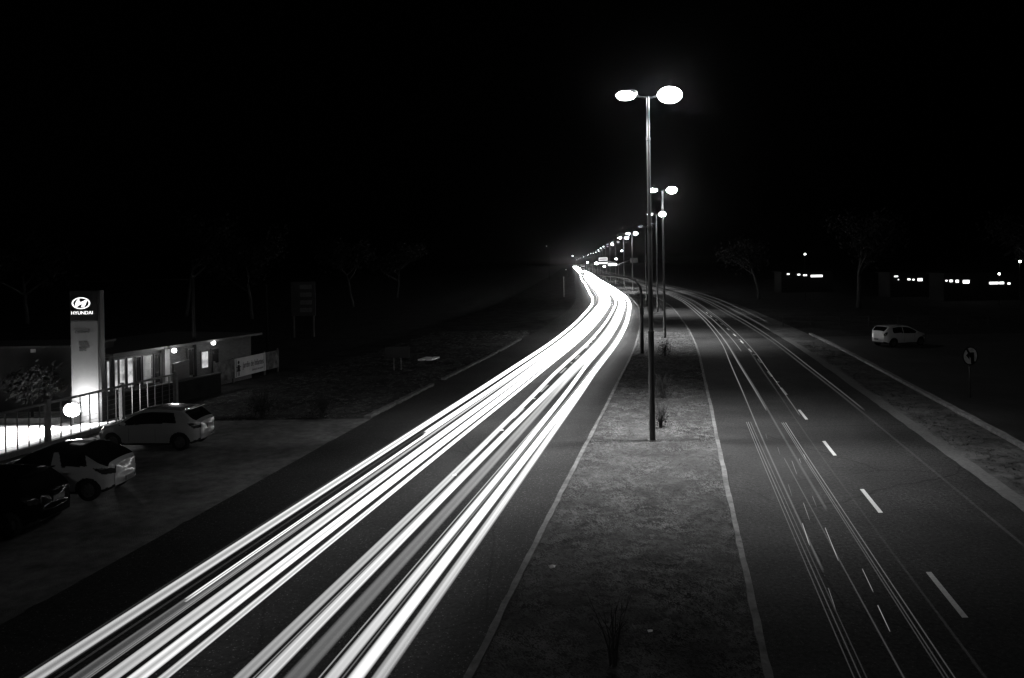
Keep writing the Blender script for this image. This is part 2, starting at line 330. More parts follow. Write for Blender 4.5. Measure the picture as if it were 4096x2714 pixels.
TG = 'tail light streaks on the right carriageway'
FD = lambda y: min(1.0, max(0.35, (y - 4) / 16))
near = lambda y0, y1: (lambda y: max(0.12, min(1.0, (y1 - y) / (y1 - y0))))
T = [
    ('thin line, left one of the fine triplet nearest the median on the right road', 3.26, 0.03, 0.08, dict(b=27, z=0.8, dim=FD)),
    ('thin line, middle one of the fine triplet nearest the median on the right road', 3.34, 0.03, 0.11, dict(b=27, z=0.8, dim=FD)),
    ('thin line, right one of the fine triplet nearest the median on the right road', 3.42, 0.03, 0.07, dict(b=27, z=0.8, dim=FD)),
    ('thin line, left one of the crisp triplet by the lane dashes', 4.42, 0.03, 0.09, dict(b=26.8, z=0.8, dim=FD)),
    ('thin line, middle one of the crisp triplet by the lane dashes', 4.49, 0.03, 0.11, dict(b=26.8, z=0.8, dim=FD)),
    ('thin line, right one of the crisp triplet by the lane dashes', 4.58, 0.03, 0.15, dict(b=26.8, z=0.8, dim=FD)),
    ('long pale tail light line sweeping round the bend nearest the median', veer(3.52, 3.8, 14, 50), 0.07, 0.07, dict(a=14, z=0.8, gain=1.0, cap=8, b=900)),
    ('pale tail light line running just right of the one nearest the median', 4.16, 0.07, 0.08, dict(a=29, z=0.8, gain=1.0, cap=8, b=900)),
    ('soft thick grey streak that fades out between the two fine triplets', 4.2, 0.09, 0.075, dict(a=17.4, b=60, z=0.8, gain=0.3, soft=0.6)),
    ('faint long line left of the lane dashes', veer(4.98, 5.22, 20, 45), 0.06, 0.01, dict(z=0.8, gain=1.3, cap=8, b=900)),
    ('faint second line hugging the lane dashes on the bend', veer(5.15, 5.5, 20, 45), 0.05, 0.1, dict(a=28, z=0.8, gain=0.7, cap=8, b=900)),
    ('broken bright line along the lane dashes far round the bend', 4.7, 0.06, 0.16, dict(a=48, z=0.8, gain=0.6, cap=8, b=900, stria=0.6)),
    ('long faint line down the right lane, left of its pair', veer(7.54, 6.9, 20, 80), 0.07, 0.018, dict(z=0.8, gain=1.2, cap=8, b=900)),
    ('long faint line down the right lane, right of its pair', veer(7.72, 7.4, 28, 80), 0.06, 0.045, dict(a=28.7, z=0.8, gain=1.0, cap=8, b=900)),
    ('thin far line, lowest of the fan beside the right road edge', 8.3, 0.05, 0.1, dict(a=62, z=0.8, gain=0.6, cap=8, b=900)),
    ('thin far line, highest of the fan beside the right road edge', 8.7, 0.05, 0.1, dict(a=66, z=1.1, gain=0.6, cap=8, b=900)),
    ('very faint streak between the two fine triplets of the near lane', 3.9, 0.04, 0.05, dict(b=22, z=0.8)),
]
for i, (lb, d, w, p, kw) in enumerate(T): streak(lb, d, w, p, TG, seed=40 + i, **kw)
SP = [(3.9, 14.6, 1.8, .9), (3.75, 16.9, 1.2, .7), (3.5, 15.4, 1.3, .9), (3.62, 18.6, 1.0, .35), (4.02, 20.5, 1.4, .5), (3.85, 22.6, .9, .4), (4.1, 11.8, .9, .8), (4.2, 13.2, 1.0, .5), (3.44, 12.6, .8, .35), (4.3, 21.6, .5, .9), (3.7, 24.6, .7, .3), (4.5, 22.0, .6, .8), (3.55, 26.6, .5, .6), (4.06, 17.8, .8, .3)]
for i, (d, y, ln, p) in enumerate(SP):
    streak('short bright glint of a reflection among the fine tail light lines', lambda q, d=d, y=y: d + 0.05 * (q - y), 0.02, p * 0.6, 'short glints among the tail light lines', z=0.75, a=y, b=y + ln, seed=80 + i, gain=0.2, stria=0.7, drift=0)

# ------------------------------------------------------------------ twin-head street lamps along the median
def lamp_parts(root, left, right, near=True, i_near=True):
    n = 16 if near else 8
    p = MB()
    for r0, r1, z0, z1 in ((.105, .105, -.1, 3.86), (.118, .118, 3.85, 3.93), (.086, .083, 3.92, 7.63), (.097, .097, 7.62, 7.69), (.07, .066, 7.68, 10.77), (.085, .085, 10.76, 10.84), (.058, .055, 10.83, 12.3)):
        p.lathe([(r0, z0), (r1, z1)], n=n); p.lathe([(0.0, z1), (r1, z1)][::-1], n=n); p.lathe([(0.0, z0), (r0, z0)], n=n)
    p = p.build('pole', M['pole'], root, True)
    if near: MB().box((0, 0, 0.02), (0.32, 0.32, 0.03)).build('base_plate', M['pole'], root)
    for s, st in ((-1, left), (1, right)):
        MB().tube([(0.05 * s, 0, 12.27), (0.25 * s, 0, 12.31), (0.5 * s, 0, 12.36)], 0.03, 8).build('arm', M['pole'], root, True)
        hd = MB(); V = []; F = []; nx, nn = 11, 12
        for i in range(nx):                                                # boat-shaped housing, upper half
            t = i / (nx - 1); q = math.sin(PI * (0.08 + 0.9 * t)) ** 0.6
            for k in range(nn + 1):
                a = PI * k / nn; V.append((s * (0.36 + 0.5 * t), 0.11 * q * math.cos(a), 12.42 + 0.17 * q * math.sin(a)))
        for i in range(nx - 1):
            for k in range(nn): F.append((i * (nn + 1) + k, i * (nn + 1) + k + 1, (i + 1) * (nn + 1) + k + 1, (i + 1) * (nn + 1) + k))
        hd.add(V, F).build('lamp_head', M['alu'], root, True)
        bx, by, bz = (0.43, 0.25, 0.29) if s > 0 else (0.34, 0.18, 0.16)                                          # drop-glass refractor under the housing
        b = MB().ell((s * 0.79, 0, 12.36), (bx, by, bz) if near else (0.27, 0.2, 0.17), 20, 12).build('lamp_bowl', (M['bowl'] if near else M['bowl_far']) if st >= 0.6 else M['bowl_dim'] if st > 0 else M['bowl_off'], root, True)
        if st > 0 and near:
            l = bpy.data.lights.new('lamp_light', 'SPOT'); l.energy = 13500 * (st if i_near else st * 0.35) * GAIN_LAMP; l.spot_size = math.radians(103); l.spot_blend = 1.0; l.shadow_soft_size = 0.15
            lo = bpy.data.objects.new('lamp_light', l); C.objects.link(lo); lo.parent = root; lo.location = (s * 0.78, 0, 12.0); lo.rotation_euler = (0, s * math.radians(8), 0)
POLES = [(-8.5, 0.62, 0.62), (27.5, 0.85, 1.0), (64.4, 0.8, 1.0), (97, 0.3, 1.0), (130, 0, 0), (162, 1, 1), (189, 0.9, 0.9), (225, 0, 0), (255, 0, 0.9), (290, 0.9, 0), (322, 0.9, 0), (365, 0.8, 0), (405, 0, 0.8), (450, 0, 0.8), (500, 1, 0.9), (560, 0.7, 0), (640, 0, 0.7), (730, 0.8, 0), (840, 0, 0.8), (980, 0.8, 0), (1220, 1, 0), (1500, 1, 0)]
PL = ['lit twin-head median lamp standing behind the footbridge', 'tall twin-head street lamp nearest the camera, both heads blazing', 'second twin-head street lamp along the median, both heads lit', 'third street lamp along the median, right head brighter than left',
      'fourth street lamp along the median with both heads dark', 'twin-head street lamp with two blazing heads beyond the unlit one', 'twin-head street lamp just beyond the fifth, heads smaller, above the direction signs', 'dark-headed street lamp seventh along the median', 'street lamp eighth along the median with only its right head lit']
for i, (y, a, b) in enumerate(POLES):
    p = at(y, 0.0, 0.09); o = empty('street_lamp', p, ang(y) - PI / 2 if i > 3 else 0.0)
    o.rotation_euler = (0, 0.004 if i == 1 else 0.0, o.rotation_euler.z)
    lamp_parts(o, a, b, near=i < 9, i_near=i > 0)
    tag(o, PL[i] if i < len(PL) else 'tiny far-off lamp in the row that shrinks along the median to the bend', 'street lamp', 'twin-head street lamps along the median')

# ------------------------------------------------------------------ traffic signal mast, direction signs, far lamps
def text(s, name, size, mtl, parent, loc, rz=0.0, ext=0.006, align='CENTER', sx=1.0, bold=0.0):
    cu = bpy.data.curves.new(name, 'FONT'); cu.body = s; cu.size = size; cu.align_x = align; cu.align_y = 'CENTER'; cu.extrude = ext; cu.offset = bold
    t = bpy.data.objects.new(name, cu); C.objects.link(t)
    dg = bpy.context.evaluated_depsgraph_get(); me = bpy.data.meshes.new_from_object(t.evaluated_get(dg))
    C.objects.unlink(t); bpy.data.objects.remove(t)
    me.materials.clear(); me.materials.append(mtl)
    o = bpy.data.objects.new(name, me); C.objects.link(o); o.parent = parent; o.location = loc; o.rotation_euler = (PI / 2, 0, rz); o.scale = (sx, 1, 1)
    return o
o = empty('signal_mast', at(53.7, -1.58, 0.09), 0)
MB().lathe([(0, -0.1), (0.13, -0.1), (0.13, 2.9), (0.15, 2.92), (0.15, 3.1), (0.1, 3.2), (0.1, 4.2)], n=14).build('pole', M['trim'], o, True)
MB().tube([(0, 0, 4.2), (-0.04, 0.2, 4.65), (-0.22, 0.9, 5.05), (-0.6, 2.0, 5.25), (-1.2, 4.0, 5.35), (-2.1, 7.0, 5.42)], [0.1, 0.095, 0.09, 0.08, 0.07, 0.06], 10).build('mast_arm', M['trim'], o, True)
MB().box((0, -0.1, 2.95), (0.3, 0.16, 0.5)).build('control_box', M['trim'], o, bevel=0.02)
tag(o, 'dark bent-arm traffic signal mast on the median near the bend', 'signal mast')
pb = at(222, 0.6, 0.05); o = empty('direction_sign', pb, 0)
MB().tube([(0, 0, -0.1), (0, 0, 5.6)], 0.12, 10).build('post', M['dark_metal'], o, True)
for s in (-1, 1): MB().tube([(0, 0, 5.5), (0.35 * s, 0, 5.95), (1.2 * s, 0, 6.3), (3.2 * s, 0, 6.9 if s > 0 else 6.6)], [0.11, 0.1, 0.09, 0.07], 10).build('arm', M['alu'], o, True)
b = MB().box((-4.4, 0, 7.4), (2.5, 0.1, 0.85)).build('sign_board', M['board'], o); MB().box((-4.4, -0.06, 7.4), (2.3, 0.02, 0.4)).build('lettering_band', M['concrete'], b)
b = MB().box((-4.4, 0, 6.25), (2.5, 0.1, 0.5)).build('sign_board', M['board'], o)
b = MB().box((4.5, 0, 6.9), (2.3, 0.1, 1.35)).build('sign_board', M['lot'], o)
for k in range(3):
    MB().box((4.7, -0.06, 7.3 - 0.4 * k), (1.4, 0.02, 0.14)).build('text_line', M['gutter'], b)
    MB().box((3.65, -0.06, 7.3 - 0.4 * k), (0.2, 0.02, 0.2)).build('arrow_mark', M['plaster'], b)
MB().box((-1.7, 0.1, 5.75), (2.5, 0.3, 0.6)).build('lit_panel', M['strip'], o, bevel=0.1)
tag(o, 'Y-armed direction sign with bright boards on its left arm and a dark one right', 'direction sign')
FL = [(2291, 1024, 420, 'lone bright lamp left of the far end of the lamp row'), (2350, 1050, 330, 'low roadside lamp on a short arm beside the far lamp row'), (2386, 1054, 300, 'brighter double roadside lamp left of the direction sign boards'), (2464, 1036, 260, 'bent-arm roadside lamp above the direction sign arms'),
      (2417, 1066, 250, 'low lamp under the bright direction sign boards'), (2487, 1004, 300, 'small lamp on a thin post right of the lamp row'), (2186, 985, 300, 'tiny faint lamp high among the dark trees left of the bend'), (2264, 1079, 330, 'tiny low lamp left of the bend near the verge')]
for x, y, Y, lb in FL:
    a = (x - 2048) / FPX; b = (y - 1057) / FPX; c_, s_ = math.cos(ROLL), math.sin(ROLL)
    X = (a * c_ - b * s_) * Y; z = max(1.2, CH + (-a * s_ - b * c_) * Y); o = empty('roadside_lamp', (X, Y, -0.05))
    big = 1.7 if 'double' in lb else 0.55 if 'tiny' in lb else 1.0
    MB().tube([(0.9, 0.2, 0), (0.9, 0.2, z + 0.1), (0.5, 0.1, z + 0.35), (0, 0, z + 0.3)], 0.07, 6).build('post', M['dark_wall'], o, True)
    MB().ell((0, 0, z), (0.42 * big, 0.3, 0.3 * big), 10, 6).build('lamp_bowl', M['spot'] if big > 0.6 else M['board'], o, True)
    tag(o, lb, 'lamp', 'roadside lamps far along the road')

# ------------------------------------------------------------------ vehicles
def wheel(car, x, y, r, side):
    m = Matrix.Rotation(PI / 2 * -side, 3, 'X')
    w = MB().lathe([(r * 0.62, -0.1), (r * 0.9, -0.105), (r, -0.07), (r, 0.07), (r * 0.9, 0.1), (r * 0.66, 0.095), (r * 0.62, 0.05), (r * 0.62, -0.1)], (0, 0, 0), 28, m).build('wheel', M['tyre'], car, True)
    w.location = (x, y, r)
    q = MB(); q.lathe([(0.0, 0.06), (0.05, 0.07), (0.06, 0.03), (r * 0.57, 0.0), (r * 0.6, 0.07), (r * 0.64, 0.09)], (0, 0, 0), 28, m)
    for k in range(7):
        a = 2 * PI * k / 7; c, s = math.cos(a), math.sin(a)
        P = [m @ Vector(v) for v in ((0.04 * c - 0.025 * s, 0.04 * s + 0.025 * c, 0.075), (0.04 * c + 0.025 * s, 0.04 * s - 0.025 * c, 0.075), (r * .6 * c + 0.018 * s, r * .6 * s - 0.018 * c, 0.085), (r * .6 * c - 0.018 * s, r * .6 * s + 0.018 * c, 0.085))]
        P += [v - m @ Vector((0, 0, 0.03)) for v in P]; q.add(P, [(0, 1, 2, 3), (7, 6, 5, 4), (0, 4, 5, 1), (1, 5, 6, 2), (2, 6, 7, 3), (3, 7, 4, 0)])
    q.build('rim', M['rim'], w)
def make_car(P, paint, name='parked_car', lit=False):
    root = empty(name); L = P['L']; nS = 170
    ip = lambda tab, x: float(np.interp(x, [a for a, b in tab], [b for a, b in tab]))
    def sm(tab, x):
        return sum(ip(tab, min(1, max(0, x + k * 0.008))) for k in (-1.5, -0.75, 0, 0.75, 1.5)) / 5
    prof = ([.15, .32, .6, .9, 1.02, 1.5], [.88, .95, 1.0, .985, .955, P.get('tumble', .74)])
    t = np.linspace(0, 1, nS); X = 0.5 - 0.5 * np.cos(PI * t); X = 0.5 * X + 0.5 * t
    rings = []; NB, NSD, NC, NT = 3, 30, 6, 12; kinds = ['bottom'] * NB + ['side'] * NSD + ['corner'] * NC + ['top'] * NT
    for x in X:
        zt = sm(P['top'], x); zb = sm(P['bot'], x); w = sm(P['plan'], x); hw = lambda z: w * float(np.interp(z, *prof)); r = min(0.1, (zt - zb) * 0.3)
        pts = [(hw(zb) * k / NB, zb) for k in range(NB)]
        for k in range(NSD): z = zb + (zt - r - zb) * k / NSD; pts.append((hw(z), z))
        h0 = hw(zt - r)
        for k in range(NC): a = PI / 2 * k / NC; pts.append((h0 - r + r * math.cos(a), zt - r + r * math.sin(a)))
        for k in range(NT + 1): u = 1 - k / NT; pts.append(((h0 - r) * u, zt + 0.035 * (1 - u * u)))
        rings.append(pts)
    m = len(rings[0]); grp = {}
    def put(key, quad):
        g = grp.setdefault(key, MB()); g.add(quad, [(0, 1, 2, 3)])
    xr, xf, rw = P['wr'], P['wf'], P['rw']; belt = P['belt']
    for i in range(nS - 1):
        xc = (X[i] + X[i + 1]) / 2; xm = (xc - 0.5) * L; zt = sm(P['top'], xc); bz = sm(belt, xc)
        for k in range(m - 1):
            q = [(X[i], rings[i][k]), (X[i + 1], rings[i + 1][k]), (X[i + 1], rings[i + 1][k + 1]), (X[i], rings[i][k + 1])]
            yc = sum(b[1][0] for b in q) / 4; zc = sum(b[1][1] for b in q) / 4; kd = kinds[k]; key = 'body'
            if kd in ('side', 'bottom') and min((xm - xr) ** 2, (xm - xf) ** 2) + (zc - rw) ** 2 < (rw + 0.055) ** 2: continue
            if kd == 'bottom': key = 'trim'
            elif kd == 'side':
                if zc > bz and zc < zt - P.get('hdr', 0.09) and any(a + (zc - bz) * sa < xc < b + (zc - bz) * sb for a, b, sa, sb in P['win']): key = 'side_window'
                elif zc < sm(P['bot'], xc) + 0.07 or (zc < P['trim'] and (xc < 0.05 or xc > 0.95)): key = 'trim'
                if P['tl'][1] < zc < P['tl'][2] and xc < P['tl'][0] * (0.45 + 0.55 * (zc - P['tl'][1]) / (P['tl'][2] - P['tl'][1])): key = 'tail_lamp'
                if P['hl'][1] < zc < P['hl'][2] and xc > P['hl'][0]: key = 'headlight'
            if kd in ('top', 'corner'):
                a, b = P['rg']
                if a < xc < b and (kd == 'top' or k < NB + NSD + 3): key = 'rear_window' if kd == 'top' or P.get('wrap') else key
                a, b = P['ws']
                if a < xc < b and kd == 'top': key = 'windshield'
                if P.get('darkroof') and P['rg'][0] < xc < P['ws'][1] and key == 'body': key = 'roof_panel'
            for sgn in (1, -1):
                quad = [((a - 0.5) * L, sgn * b[0], b[1]) for a, b in q]
                if sgn < 0: quad.reverse()
                kk = key + ('+' if sgn > 0 else '-') if key in ('side_window', 'tail_lamp', 'headlight') else key
                put(kk, quad)
    for e, ri, sg in ((0, rings[0], -1), (1, rings[-1], 1)):                # end faces, slightly bulged
        pts = [p for p in ri[NB:]]; n = 22; x0 = (X[0 if e == 0 else -1] - 0.5) * L; zt = pts[-1][1]; zb = pts[0][1]
        for a in range(len(pts) - 1):
            for b in range(n):
                def pt(p, u):
                    v = (p[1] - zb) / (zt - zb); return (x0 + sg * (0.09 * (1 - u * u) * (0.35 + 0.65 * math.sin(PI * min(1, v * 1.05))) + 0.05 * math.exp(-((v - 0.3) / 0.16) ** 2) * (1 - u ** 4)), p[0] * u, p[1])
                u0, u1 = -1 + 2 * b / n, -1 + 2 * (b + 1) / n; q = [pt(pts[a], u0), pt(pts[a], u1), pt(pts[a + 1], u1), pt(pts[a + 1], u0)]
                if sg < 0: q.reverse()
                zc = (q[0][2] + q[2][2]) / 2; yc = (q[0][1] + q[2][1]) / 2; key = 'body'
                if zc < P['trim']: key = 'trim'
                lm = P['tl'] if e == 0 else P['hl']
                if lm[1] < zc < lm[2] and abs(yc) > lm[3]: key = ('tail_lamp' if e == 0 else 'headlight') + ('+' if yc > 0 else '-')
                if e == 1 and P['trim'] + 0.08 < zc < lm[1] - 0.03 and abs(yc) < 0.45: key = 'grille'
                put(key, q)
    mm = dict(body=paint, trim=M['trim'], side_window=M['glass'], rear_window=M['glass'], windshield=M['glass'], tail_lamp=M['lampglass'], headlight=M['head'] if lit else M['clear'], grille=M['trim'], roof_panel=M['blackpaint'])
    nm = dict(trim='bumper_trim')
    for key, g in grp.items():
        k0 = key.rstrip('+-'); ob = g.build(nm.get(k0, k0), mm[k0], root, True)
        import bmesh
        bm = bmesh.new(); bm.from_mesh(ob.data); bmesh.ops.remove_doubles(bm, verts=bm.verts, dist=0.0008); bm.to_mesh(ob.data); bm.free()
        ob.data.polygons.foreach_set('use_smooth', [True] * len(ob.data.polygons))
    for x in (xr, xf):
        hwx = sm(P['plan'], x / L + 0.5)
        for s in (1, -1): wheel(root, x, s * (hwx - 0.13), rw, s)
    MB().box((0, 0, 0.42), (L * 0.86, 1.2, 0.36)).build('underbody', M['trim'], root)
    for s in (1, -1): MB().ell((P['mir'] * L - L / 2, s * (sm(P['plan'], P['mir']) + 0.07), sm(belt, P['mir']) + 0.06), (0.08, 0.11, 0.075), 12, 8).build('mirror', paint, root, True)
    x0 = -L / 2 - 0.1
    pl = MB().box((x0 - P.get('pin', 0.0), 0, P['pz']), (0.02, 0.42, 0.13)).build('number_plate', M['plate'], root)
    for s in (1, -1):
        for hx in P['handles']: MB().box((hx * L - L / 2, s * (sm(P['plan'], hx) * 0.99 + 0.005), 0.86), (0.17, 0.035, 0.03)).build('door_handle', paint, root, bevel=0.008)
    for hx in P['gaps']:
        for s in (1, -1): MB().box((hx * L - L / 2, s * (sm(P['plan'], hx) * 0.999), 0.58), (0.008, 0.006, 0.46)).build('door_gap', M['trim'], root)
    if P.get('spoiler'):
        a, z = P['spoiler']; V = [(-L / 2 + a * L + dx, s * y, z + dz) for dx, dz, y in ((0.1, 0.0, 0.54), (-0.24, 0.035, 0.5), (-0.24, 0.005, 0.5), (0.1, -0.05, 0.54)) for s in (1, -1)]
        MB().add(V, [(0, 1, 3, 2), (2, 3, 5, 4), (4, 5, 7, 6), (6, 7, 1, 0), (0, 2, 4, 6), (1, 7, 5, 3)]).build('spoiler', paint, root, bevel=0.01)
    return root
HATCH = dict(L=3.86, top=[(0, .98), (.015, 1.02), (.06, 1.1), (.15, 1.38), (.2, 1.425), (.32, 1.46), (.45, 1.47), (.55, 1.44), (.63, 1.34), (.76, 1.02), (.8, .97), (.92, .86), (.97, .74), (1, .62)], bot=[(0, .36), (.03, .28), (.1, .2), (.9, .2), (.97, .24), (1, .3)],
    plan=[(0, .54), (.012, .63), (.04, .74), (.09, .82), (.2, .865), (.5, .87), (.8, .86), (.93, .78), (.98, .64), (1, .54)], belt=[(0, 1.02), (.3, 1.0), (.55, .95), (.8, .9)], win=[(.2, .76, .12, -.15)], rg=(.035, .145), ws=(.6, .765), wrap=False, tl=(.1, .78, .98, .5), hl=(.86, .62, .78, .33), trim=.36, wr=-1.27, wf=1.27, rw=.31, mir=.7, pz=.8, pin=-.01, handles=(.35, .52), gaps=(.4, .66), spoiler=(.15, 1.42), tumble=.72, hdr=.1)
COUPE = dict(HATCH, L=3.84, top=[(0, .96), (.02, 1.03), (.08, 1.14), (.2, 1.39), (.28, 1.44), (.42, 1.465), (.55, 1.43), (.64, 1.32), (.76, 1.03), (.8, .98), (.92, .88), (.97, .74), (1, .62)], win=[(.44, .76, 0, -.15), (.17, .36, .1, .12)], rg=(.03, .2), wrap=True, tl=(.13, .74, .93, .52), pz=.5, pin=.03, handles=(.47,), gaps=(.42, .67), spoiler=None, darkroof=True, belt=[(0, 1.0), (.3, .99), (.8, .93)])
MINI = dict(HATCH, L=3.82, top=[(0, 1.02), (.012, 1.1), (.05, 1.25), (.1, 1.42), (.14, 1.47), (.3, 1.51), (.45, 1.51), (.56, 1.46), (.66, 1.28), (.79, 1.02), (.83, .98), (.93, .88), (.98, .74), (1, .62)], win=[(.17, .4, .02, 0), (.415, .77, 0, -.1)], rg=(.02, .1), ws=(.6, .79), tl=(.07, .82, 1.08, .56), pz=.55, pin=.04, spoiler=None, wr=-1.23, wf=1.23, handles=(.47,), gaps=(.42, .66), tumble=.78)
def put_car(o, rear, hd, L, label):
    h = Vector((math.cos(hd), math.sin(hd), 0)); p = Vector((rear[0], rear[1], 0)) + h * (L / 2)
    o.location = (p.x, p.y, -0.01); o.rotation_euler = (0, 0, hd); tag(o, label, 'car', 'cars parked beside the road')
HD = math.atan2(0.22, -2.69)
c1 = make_car(HATCH, M['silver']); put_car(c1, (-11.36, 28.42), HD, 3.86, 'silver five-door hatchback with a roof spoiler, parked nearest the school fence')
c2 = make_car(COUPE, M['pale']); put_car(c2, (-11.45, 22.55), math.atan2(0.12, -2.69), 3.84, 'pale hatchback with black roof and sloping tail, second from the grass')
c3 = make_car(HATCH, M['blackpaint']); put_car(c3, (-11.75, 19.6), HD, 3.86, 'black car barely visible between the pale hatchback and the picture corner')
c4 = copy_tree(c3); put_car(c4, (-11.9, 16.9), HD, 3.86, 'black car in the lower left corner, cut by the picture edge')
c5 = make_car(MINI, M['whitepaint']); put_car(c5, (26.65, 56.2), 0.3, 3.82, 'small pale hatchback parked alone on the dark service road at right')
def far_vehicle(name, label, Y, d, w, h, L, cat):
    p = at(Y, d, 0); o = empty(name, p, ang(Y) - PI / 2); z0 = 0.35
    MB().prism([(-w / 2, z0), (w / 2, z0), (w / 2, h * .55), (w * .42, h), (-w * .42, h), (-w / 2, h * .55)], 0, L).build('body', M['lot'], o, bevel=0.06)
    MB().box((0, -0.02, h * .76), (w * .78, 0.05, h * .3)).build('windshield', M['glass'], o)
    for s in (-1, 1):
        MB().ell((s * w * .38, -0.03, 0.75), (0.17, 0.08, 0.12), 12, 6).build('headlight', M['head_far'] if Y > 700 else M['head'], o, True)
        for yy in (L * .2, L * .8): MB().lathe([(0.0, -.12), (.36, -.12), (.36, .12), (0, .12)], (s * w * .46, yy, .36), 16, Matrix.Rotation(PI / 2, 3, 'Y')).build('wheel', M['tyre'], o)
    if cat == 'truck':
        for k in range(6): MB().ell((-w * .4 + w * .8 * k / 5, -0.04, h + .08), (.12, .08, .08), 8, 5).build('roof_light', M['strip'], o, True)
    return tag(o, label, cat)
far_vehicle('waiting_car', 'dark boxy car with both headlights on, stopped ahead of the bend', 352, -8.2, 2.0, 2.0, 4.4, 'car')
far_vehicle('waiting_truck', 'dark truck with a row of roof lights, far along the left carriageway', 540, -5.4, 2.6, 4.0, 9.0, 'truck')
far_vehicle('waiting_car', 'farthest car with headlights on at the vanishing point of the road', 800, -8.0, 1.8, 1.6, 4.2, 'car')

# ------------------------------------------------------------------ left side: fence, pylon, floodlight, buildings
FX = lambda Y: -17.94 + 0.2065 * (Y - 26.74)
fa = math.atan2(1, 0.2065)
def fence():
    o = empty('metal_fence', (FX(14), 14, 0), fa)
    Lf = (36.3 - 14) / math.sin(fa)
    MB().box((Lf / 2, 0, 0.05), (Lf, 0.22, 0.24)).build('plinth', M['concrete'], o)
    MB().box((Lf / 2 + 5.9, 0, 1.6), (Lf - 11.8, 0.07, 0.09)).build('rail', M['dark_metal'], o)
    s = 0.25
    while s < Lf: MB().box((s, 0, 0.86), (0.035, 0.035, 1.4)).build('bar', M['dark_metal'], o); s += 0.5
    for Y in (20.9, 24.8, 28.8, 32.7, 36.25): MB().box(((Y - 14) / math.sin(fa), 0, 0.85), (0.17, 0.17, 1.78), 0).build('post', M['concrete'], o, bevel=0.015)
    for k in range(6): MB().tube([(0, 0.03, 0.32 + 0.2 * k), (Lf, 0.03, 0.32 + 0.2 * k)], 0.006, 5).build('wire', M['dark_metal'], o)
    tag(o, 'dark bar and wire fence with concrete posts between dirt apron and paving', 'fence')
fence()
ip = MB().add([(FX(14) - 0.15, 14, -0.004), (FX(37) - 0.15, 37, -0.004), (FX(37) - 12, 37, -0.004), (FX(14) - 12, 14, -0.004)], [(0, 1, 2, 3)]).build('forecourt', M['tile']); ip['kind'] = 'structure'
o = empty('sign_pylon', (-18.43, 33.0, 0), 0.06)
MB().box((0, 0.16, 2.2), (1.13, 0.3, 4.36)).build('lower_panel', M['silver_panel'], o, bevel=0.01)
MB().box((0.63, 0.2, 2.85), (0.1, 0.36, 5.66)).build('side_cladding', M['trim'], o)
hb = MB().box((0, 0.16, 5.04), (1.15, 0.34, 1.28)).build('sign_box', M['black'], o, bevel=0.01)
lg = MB(); n = 44; V = []; F = []
kx = 1 / 5.225 / 93.0
for y in (-0.03, -0.012):
    for k in range(n):
        a = 2 * PI * k / n; th = 1.0 - (0.11 + 0.03 * math.cos(2 * a))
        for q in (1.0, th): V.append((184 * kx * q * math.cos(a), y, 121 * kx * (q if q == 1 else q - 0.07) * math.sin(a)))
for k in range(n):
    a, b = 2 * k, 2 * ((k + 1) % n); c = 2 * n
    F += [(a, b, b + 1, a + 1), (a + c, a + 1 + c, b + 1 + c, b + c), (a, a + c, b + c, b), (a + 1, b + 1, b + 1 + c, a + 1 + c)]
lg.add(V, F)
qq = lambda L: [((x - 437) * kx, -(y - 437) * kx) for x, y in L]
lg.prism(qq([(345, 395), (372, 358), (408, 352), (402, 392), (412, 412), (460, 405), (505, 384), (530, 372), (566, 376), (545, 420), (528, 470), (495, 520), (440, 522), (452, 488), (458, 455), (430, 460), (355, 510), (318, 492), (326, 440)]), -0.03, -0.012)
e = lg.build('emblem', M['logo'], hb); e.location = (-0.1, -0.0, 5.15)
text('HYUNDAI', 'sign_lettering', 0.2, M['logo'], hb, (-0.06, -0.03, 4.73), 0, sx=1.02, bold=0.0)
text('Catenaro', 'sign_lettering', 0.16, M['ink'], o, (-0.08, -0.01, 3.92), 0)
for k, s in enumerate(('SERVICIOS', 'REPUESTOS', 'VENTAS')): text(s, 'sign_lettering', 0.085, M['ink'], o, (-0.2, -0.01, 3.4 - 0.14 * k), 0, align='LEFT')
for s in o.children:
    if s.name.startswith('sign_lettering') and s.location.z < 3.45: s.location.x = -0.22
tag(o, 'tall dealership sign pylon with glowing emblem over a white lower panel', 'sign')
o = empty('floodlight', (-18.72, 32.52, 0), 0)
MB().box((0, 0, 0.25), (0.08, 0.08, 0.5)).build('stake', M['dark_metal'], o)
hs = MB().box((0, 0.06, 0.66), (0.6, 0.16, 0.46), 0, 0.15).build('housing', M['dark_metal'], o, bevel=0.02)
MB().ell((0, -0.02, 0.66), (0.36, 0.14, 0.29), 16, 10).build('lens', M['flood'], o, True)
l = bpy.data.lights.new('flood_light', 'POINT'); l.energy = 480; l.shadow_soft_size = 0.12
lo = bpy.data.objects.new('flood_light', l); C.objects.link(lo); lo.parent = o; lo.location = (0.35, -0.1, 0.85)
l = bpy.data.lights.new('flood_beam', 'SPOT'); l.energy = 7500; l.spot_size = math.radians(110); l.spot_blend = 0.6; l.shadow_soft_size = 0.1
lo = bpy.data.objects.new('flood_beam', l); C.objects.link(lo); lo.parent = o; lo.location = (-0.1, -0.25, 0.8)
lo.rotation_euler = Vector((-2.6, -2.6, -1.6)).to_track_quat('-Z', 'Y').to_euler()
tag(o, 'blazing floodlight on the paving in front of the sign pylon', 'floodlight')
MB().box((-21.6, 33.1, 0.12), (4.2, 0.3, 0.3), -0.05).build('planter_edge', M['concrete'], bevel=0.03)
tag(bpy.data.objects['planter_edge'], 'low stone planter edge behind the floodlit paving', 'planter')
